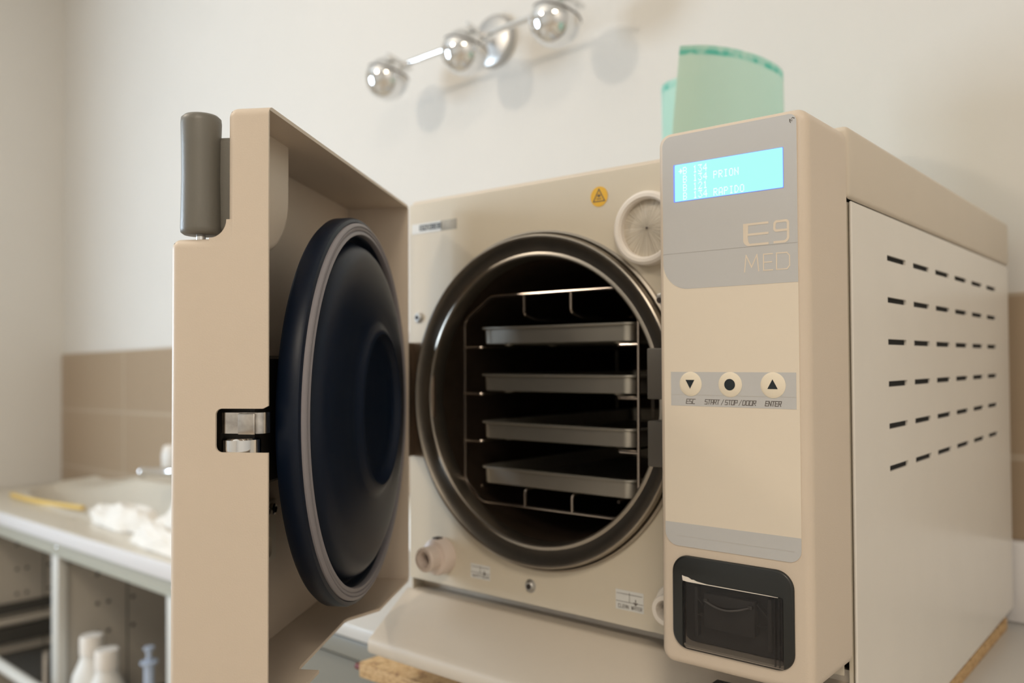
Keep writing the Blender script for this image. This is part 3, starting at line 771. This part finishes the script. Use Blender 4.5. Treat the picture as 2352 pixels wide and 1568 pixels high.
# tap
LZ = VZ + .125
tp = thing('basin_tap', 'small chrome tap with a long spout over the washbasin', 'tap', (-1.55, .610, LZ), None)
TO = (-1.55, .610, LZ)
obj('tap_body', lathe(nb(), [(0, 0), (.028, 0), (.026, .008), (.021, .02), (.019, .040), (.015, .046), (0, .047)], TO, 'z', 32), M['chrome'], tp, off=TO)
obj('tap_spout', tube(nb(), smoothpath([(-1.55, .605, LZ + .022), (-1.62, .53, -.052), (-1.765, .500, -.058)], .03), .0125, 16), M['chrome'], tp, off=TO)
obj('spout_end', ball(nb(), (-1.768, .500, -.060), .0155, 24, 16), M['chrome'], tp, off=TO)
DO = (-1.79, .608, LZ)
dsp = thing('soap_dispenser', 'white rounded soap dispenser behind the chrome tap', 'dispenser', DO, None)
obj('dispenser_body', lathe(nb(), [(0, 0), (.036, 0), (.039, .006), (.040, .040), (.038, .050), (0, .051)], DO, 'z', 40), M['bottle'], dsp, off=DO)
obj('dispenser_cap', lathe(nb(), [(0, .051), (.037, .051), (.036, .062), (.030, .069), (0, .070)], DO, 'z', 40), M['whitepl'], dsp, off=DO)
# yellow tube along the rim
bm = tube(nb(), [(-2.52 + .53 * t, .388 + .03 * t ** 2 - .010 * math.sin(PI * t), VZ + .0080 + .002 * t) for t in [i / 14 for i in range(15)]], .0075, 10)
o = obj('rubber_tube', bm, M['rubber'], off=(-2.25, .39, VZ)); o.location = (-2.25, .39, VZ + Z0)
tag(o, 'yellow rubber tube lying along the front rim of the washbasin', 'tube')
# crumpled paper towels
def crumple(cx, cy, rx, ry, h, seed, label):
    rnd = random.Random(seed); bm = nb()
    bmesh.ops.create_icosphere(bm, subdivisions=5, radius=1)
    from mathutils import noise as nz
    for v in bm.verts:
        p = v.co.copy(); off = Vector((seed * 3.1, seed * 1.7, 0))
        k = 1 + .28 * nz.noise(p * 1.7 + off) + .10 * (1 - abs(nz.noise(p * 3.2 + off)) * 2)
        v.co = Vector((cx + p.x * rx * k, cy + p.y * ry * k, max(0, p.z) * h * (k ** 2) + max(0, p.z) * .004))
    bmesh.ops.translate(bm, vec=(0, 0, VZ + .0008), verts=bm.verts)
    o = obj('paper_towel', bm, M['cloth'], off=(cx, cy, VZ), angle=80); o.location = (cx, cy, VZ + Z0)
    tag(o, label, 'paper towel', 'crumpled paper towels beside the washbasin')
crumple(-1.62, .400, .20, .050, .045, 1, 'crumpled white paper towel, the long flat one nearest the end of the yellow tube')
crumple(-1.34, .445, .15, .070, .072, 2, 'crumpled white paper towel, the tall heap beside the open autoclave door')
crumple(-1.20, .322, .20, .032, .036, 3, 'crumpled white paper towel, the low one nearest the front edge of the washbasin')

# bottles in the open compartment
def bottle(x, y, ztop, s, label):
    zf = -.675; h = ztop - zf
    t = thing('detergent_bottle', label, 'bottle', (x, y, zf), None, 'white bottles in the open cabinet')
    b = lathe(nb(), [(0, 0), (.046 * s, 0), (.050 * s, .006), (.050 * s, h - .125), (.046 * s, h - .100), (.032 * s, h - .070), (.027 * s, h - .055), (.026 * s, h - .045), (0, h - .045)], (x, y, zf), 'z', 40)
    obj('bottle_body', b, M['bottle'], t, off=(x, y, zf))
    b = lathe(nb(), [(0, h - .046), (.029 * s, h - .046), (.029 * s, h - .006), (.027 * s, h), (0, h)], (x, y, zf), 'z', 40)
    obj('bottle_cap', b, M['whitepl'], t, off=(x, y, zf))
bottle(-1.660, .315, -.462, 1.0, 'white plastic bottle with a narrow cap, left of the pair beside the cabinet post')
bottle(-1.555, .312, -.476, 1.0, 'white plastic bottle, right and lower of the pair in the open cabinet')
bottle(-1.195, .345, -.420, 1.0, 'white bottle half hidden behind the edge of the autoclave door, in the cabinet')
# syringe
sx, sy = -1.345, .325
t = thing('syringe', 'pale blue plastic syringe standing on its tip beside the white bottles', 'syringe', (sx, sy, -.675), None)
obj('barrel', lathe(nb(), [(0, 0), (.004, 0), (.004, .03), (.011, .04), (.011, .205), (.020, .206), (.020, .211), (0, .211)], (sx, sy, -.675), 'z', 28), M['blueclear'], t, off=(sx, sy, -.675))
obj('plunger', lathe(nb(), [(0, .209), (.006, .209), (.006, .238), (.012, .239), (.012, .245), (0, .245)], (sx, sy, -.675), 'z', 28), M['blueclear'], t, off=(sx, sy, -.675))
# slim metal rod left of the post, rail across the lower left
t = thing('metal_rod', 'thin upright metal rod beside the left cabinet post', 'rod', (-1.955, .305, -.675), None)
obj('rod', tube(nb(), [(-1.955, .305, -.675), (-1.955, .305, -.560)], .0095, 14), M['chromed'], t, off=(-1.955, .305, -.675))
t = thing('drawer_front_rail', 'pale metal rail crossing the lower left corner in front of the cabinet', 'rail', (-2.0, .20, -Z0), None)  # front edge of an open drawer, built as a rail on legs
obj('rail_bar', bm_ := tube(nb(), [(-2.15, .200, -.584), (-1.45, .200, -.582)], .015, 14), M['post'], t, off=(-2.0, .20, -Z0))
obj('rail_leg', tube(nb(), [(-2.15, .200, -.584), (-2.15, .200, -Z0)], .012, 12), M['post'], t, off=(-2.0, .20, -Z0))
obj('rail_leg', tube(nb(), [(-1.45, .200, -.582), (-1.45, .200, -Z0)], .012, 12), M['post'], t, off=(-2.0, .20, -Z0))

# ------------------------------------------------------------------ sterilisation pouches on the machine
def pouch_mat(name, c1, c2, zt):
    m = mat(name, c1, 0.35, spec=0.5)
    nt = m.node_tree; P = nt.nodes['Principled BSDF']; out = nt.nodes['Material Output']
    tc = nt.nodes.new('ShaderNodeTexCoord'); sep = nt.nodes.new('ShaderNodeSeparateXYZ')
    nt.links.new(tc.outputs['Object'], sep.inputs[0])
    ns = nt.nodes.new('ShaderNodeTexNoise'); ns.inputs['Scale'].default_value = 55; ns.inputs['Detail'].default_value = 2
    nt.links.new(tc.outputs['Object'], ns.inputs['Vector'])
    # printed dashed seal band close to the top edge
    r = nt.nodes.new('ShaderNodeValToRGB'); r.color_ramp.interpolation = 'LINEAR'
    els = r.color_ramp.elements
    els[0].position = .0; els[0].color = (0, 0, 0, 1); els[1].position = 1; els[1].color = (0, 0, 0, 1)
    for pos, v in ((zt - .0115, 0), (zt - .0105, 1), (zt - .0055, 1), (zt - .0045, .35), (zt - .0005, .35)):
        e = els.new(pos / .25); e.color = (v, v, v, 1)
    mr = nt.nodes.new('ShaderNodeMath'); mr.operation = 'MULTIPLY'; mr.inputs[1].default_value = 4.0
    nt.links.new(sep.outputs['Z'], mr.inputs[0]); nt.links.new(mr.outputs[0], r.inputs['Fac'])
    r2 = nt.nodes.new('ShaderNodeValToRGB'); r2.color_ramp.elements[0].position = .42; r2.color_ramp.elements[1].position = .55
    r2.color_ramp.elements[0].color = (.25, .25, .25, 1)
    nt.links.new(ns.outputs['Fac'], r2.inputs['Fac'])
    mm = nt.nodes.new('ShaderNodeMath'); mm.operation = 'MULTIPLY'
    nt.links.new(r.outputs['Color'], mm.inputs[0]); nt.links.new(r2.outputs['Color'], mm.inputs[1])
    mx = nt.nodes.new('ShaderNodeMix'); mx.data_type = 'RGBA'
    mx.inputs['A'].default_value = (*c1, 1); mx.inputs['B'].default_value = (*c2, 1)
    nt.links.new(mm.outputs[0], mx.inputs['Factor']); nt.links.new(mx.outputs['Result'], P.inputs['Base Color'])
    tr = nt.nodes.new('ShaderNodeBsdfTranslucent'); nt.links.new(mx.outputs['Result'], tr.inputs['Color'])
    ms = nt.nodes.new('ShaderNodeMixShader'); ms.inputs[0].default_value = .55
    nt.links.new(P.outputs[0], ms.inputs[1]); nt.links.new(tr.outputs[0], ms.inputs[2]); tp_ = nt.nodes.new('ShaderNodeBsdfTransparent'); m3 = nt.nodes.new('ShaderNodeMixShader'); m3.inputs[0].default_value = .18
    nt.links.new(mx.outputs['Result'], tp_.inputs['Color']); nt.links.new(ms.outputs[0], m3.inputs[1]); nt.links.new(tp_.outputs[0], m3.inputs[2]); nt.links.new(m3.outputs[0], out.inputs['Surface'])
    return m
def pouch(pts, zb, zt, label, m, lean=0.0):
    """curled sheet standing upright, from a plan outline"""
    P0 = Vector((pts[0][0], pts[0][1], 0)); bm = nb()
    pl = [Vector((p[0], p[1], 0)) for p in smoothpath([(a, b, 0) for a, b in pts], .5, 6)]
    d0 = (pl[1] - pl[0]).normalized(); n = len(pl); rows = []
    for side in (0, 1):
        g = []
        for k in range(9):
            t = k / 8; z = zb + (zt - zb) * t; row = []
            for i, p in enumerate(pl):
                s = i / (n - 1); tg = (pl[min(i + 1, n - 1)] - pl[max(i - 1, 0)]).normalized(); nr = Vector((-tg.y, tg.x, 0))
                q = p - d0 * lean * (1 - t) * (1 - s) ** 2 + nr * (.0004 if side else -.0004)
                row.append(bm.verts.new((q.x, q.y, z)))
            g.append(row)
        rows.append(g)
    for g in rows:
        for k in range(8):
            for i in range(n - 1): bm.faces.new((g[k][i], g[k][i + 1], g[k + 1][i + 1], g[k + 1][i]))
    A, B = rows
    for i in range(n - 1):
        bm.faces.new((A[0][i], A[0][i + 1], B[0][i + 1], B[0][i])); bm.faces.new((A[8][i], A[8][i + 1], B[8][i + 1], B[8][i]))
    for k in range(8):
        bm.faces.new((A[k][0], A[k + 1][0], B[k + 1][0], B[k][0])); bm.faces.new((A[k][-1], A[k + 1][-1], B[k + 1][-1], B[k][-1]))
    org = (pts[len(pts) // 2][0], pts[len(pts) // 2][1], zb)
    o = obj('sterilisation_pouch', bm, m, off=org, angle=60); o.location = (org[0], org[1], org[2] + Z0)
    tag(o, label, 'sterilisation pouch', 'curled pouches on top of the autoclave')
pouch([(.1740, .2790), (.1975, .2970), (.2150, .3290), (.2265, .3740), (.2285, .4180), (.2230, .4530), (.2050, .4850), (.1750, .505)], .3975, .600,
      'pale grey green translucent pouch curled upright, the wider one just behind the display panel', pouch_mat('pale_pouch', (0.76, 0.88, 0.80), (0.26, 0.70, 0.60), .2025), .022)
pouch([(.1450, .4000), (.1229, .3900), (.0980, .3860), (.0760, .3950), (.0600, .4150), (.0560, .4450), (.0680, .4750), (.0980, .4950)], .3980, .6050,
      'mint green translucent pouch curled upright, behind and left of the paler one', pouch_mat('mint_pouch', (0.74, 0.93, 0.87), (0.22, 0.70, 0.62), .2070))

# ------------------------------------------------------------------ globe wall lamp
wl = thing('wall_lamp', 'chrome wall lamp with three mirror globes on a slanting-looking bar', 'lamp', (-.486, YB, .895), None)
wl['label'] = 'chrome wall lamp with three mirrored globes on a bar above the autoclave'
WO = (-.486, YB, .895)
def wp(name, bm, m, **k): return obj(name, bm, m, wl, off=WO, **k)
wp('wall_plate', lathe(nb(), [(0, -.0185), (.043, -.018), (.050, -.015), (.0535, -.009), (.0545, 0), (0, 0)], (-.486, YB, .891), 'y', 64), M['plate_chrome'])
wp('bracket', tube(nb(), smoothpath([(-.486, .632, .888), (-.486, .560, .866)], .01), .009, 14), M['chrome'])
wp('rod', tube(nb(), [(-.688, .560, .8636), (-.222, .560, .8567)], .0062, 14), M['chrome'])
for x, z in ((-.7010, .8520), (-.4650, .8465), (-.2375, .8405)):
    g = wp('globe', ball(nb(), (x, .560 - .012, z - .012), .0455, 48, 32), M['chrome'], angle=90)
    rz = .8560 + .0080 * (-.175 - x) / .54
    wp('globe_pin', tube(nb(), [(x + .028, .545, z + .018), (x + .034, .562, rz)], .0055, 10), M['chrome'])
    wp('toggle', tube(nb(), [(x + .036, .520, rz + .012), (x + .034, .585, rz - .002)], .0050, 10), M['chrome'])
    bm = nb()
    ax = Vector((.26, .20, 1)).normalized(); s1 = ax.orthogonal().normalized(); s2 = ax.cross(s1)
    tube(bm, [Vector((x, .548, z - .012)) + ax * .013 + (s1 * math.cos(t) + s2 * math.sin(t)) * .0434 for t in [2 * PI * i / 48 for i in range(48)]], .0018, 6, closed=True)
    obj('globe_seam', bm, M['inkgrey'], wl, off=WO).parent = g

# ------------------------------------------------------------------ pendant lamp, and an unseen ceiling lamp added for fill light
t = thing('pendant_lamp', 'small bare bulb hanging in the room in front of the counter', 'lamp', (LAMP[0], LAMP[1], ZC), None)
PO = (LAMP[0], LAMP[1], ZC)
obj('cord', tube(nb(), [(LAMP[0], LAMP[1], ZC), (LAMP[0], LAMP[1], LAMP[2] - Z0 + .068)], .003, 8), M['blackm'], t, off=PO)
obj('lamp_holder', lathe(nb(), [(0, .06), (.016, .06), (.014, .085), (0, .09)], (LAMP[0], LAMP[1], LAMP[2] - Z0), 'z', 20), M['whitepl'], t, off=PO)
t = thing('fill_ceiling_lamp', 'round flat ceiling lamp, unseen, added as fill light', 'lamp', (1.60, -1.7, ZC), None)
obj('fill_lamp_rim', lathe(nb(), [(.405, 0), (.43, 0), (.43, -.03), (.405, -.03)], (1.60, -1.7, ZC), 'z', 48, closed=True), M['whitepl'], t, off=(1.60, -1.7, ZC))
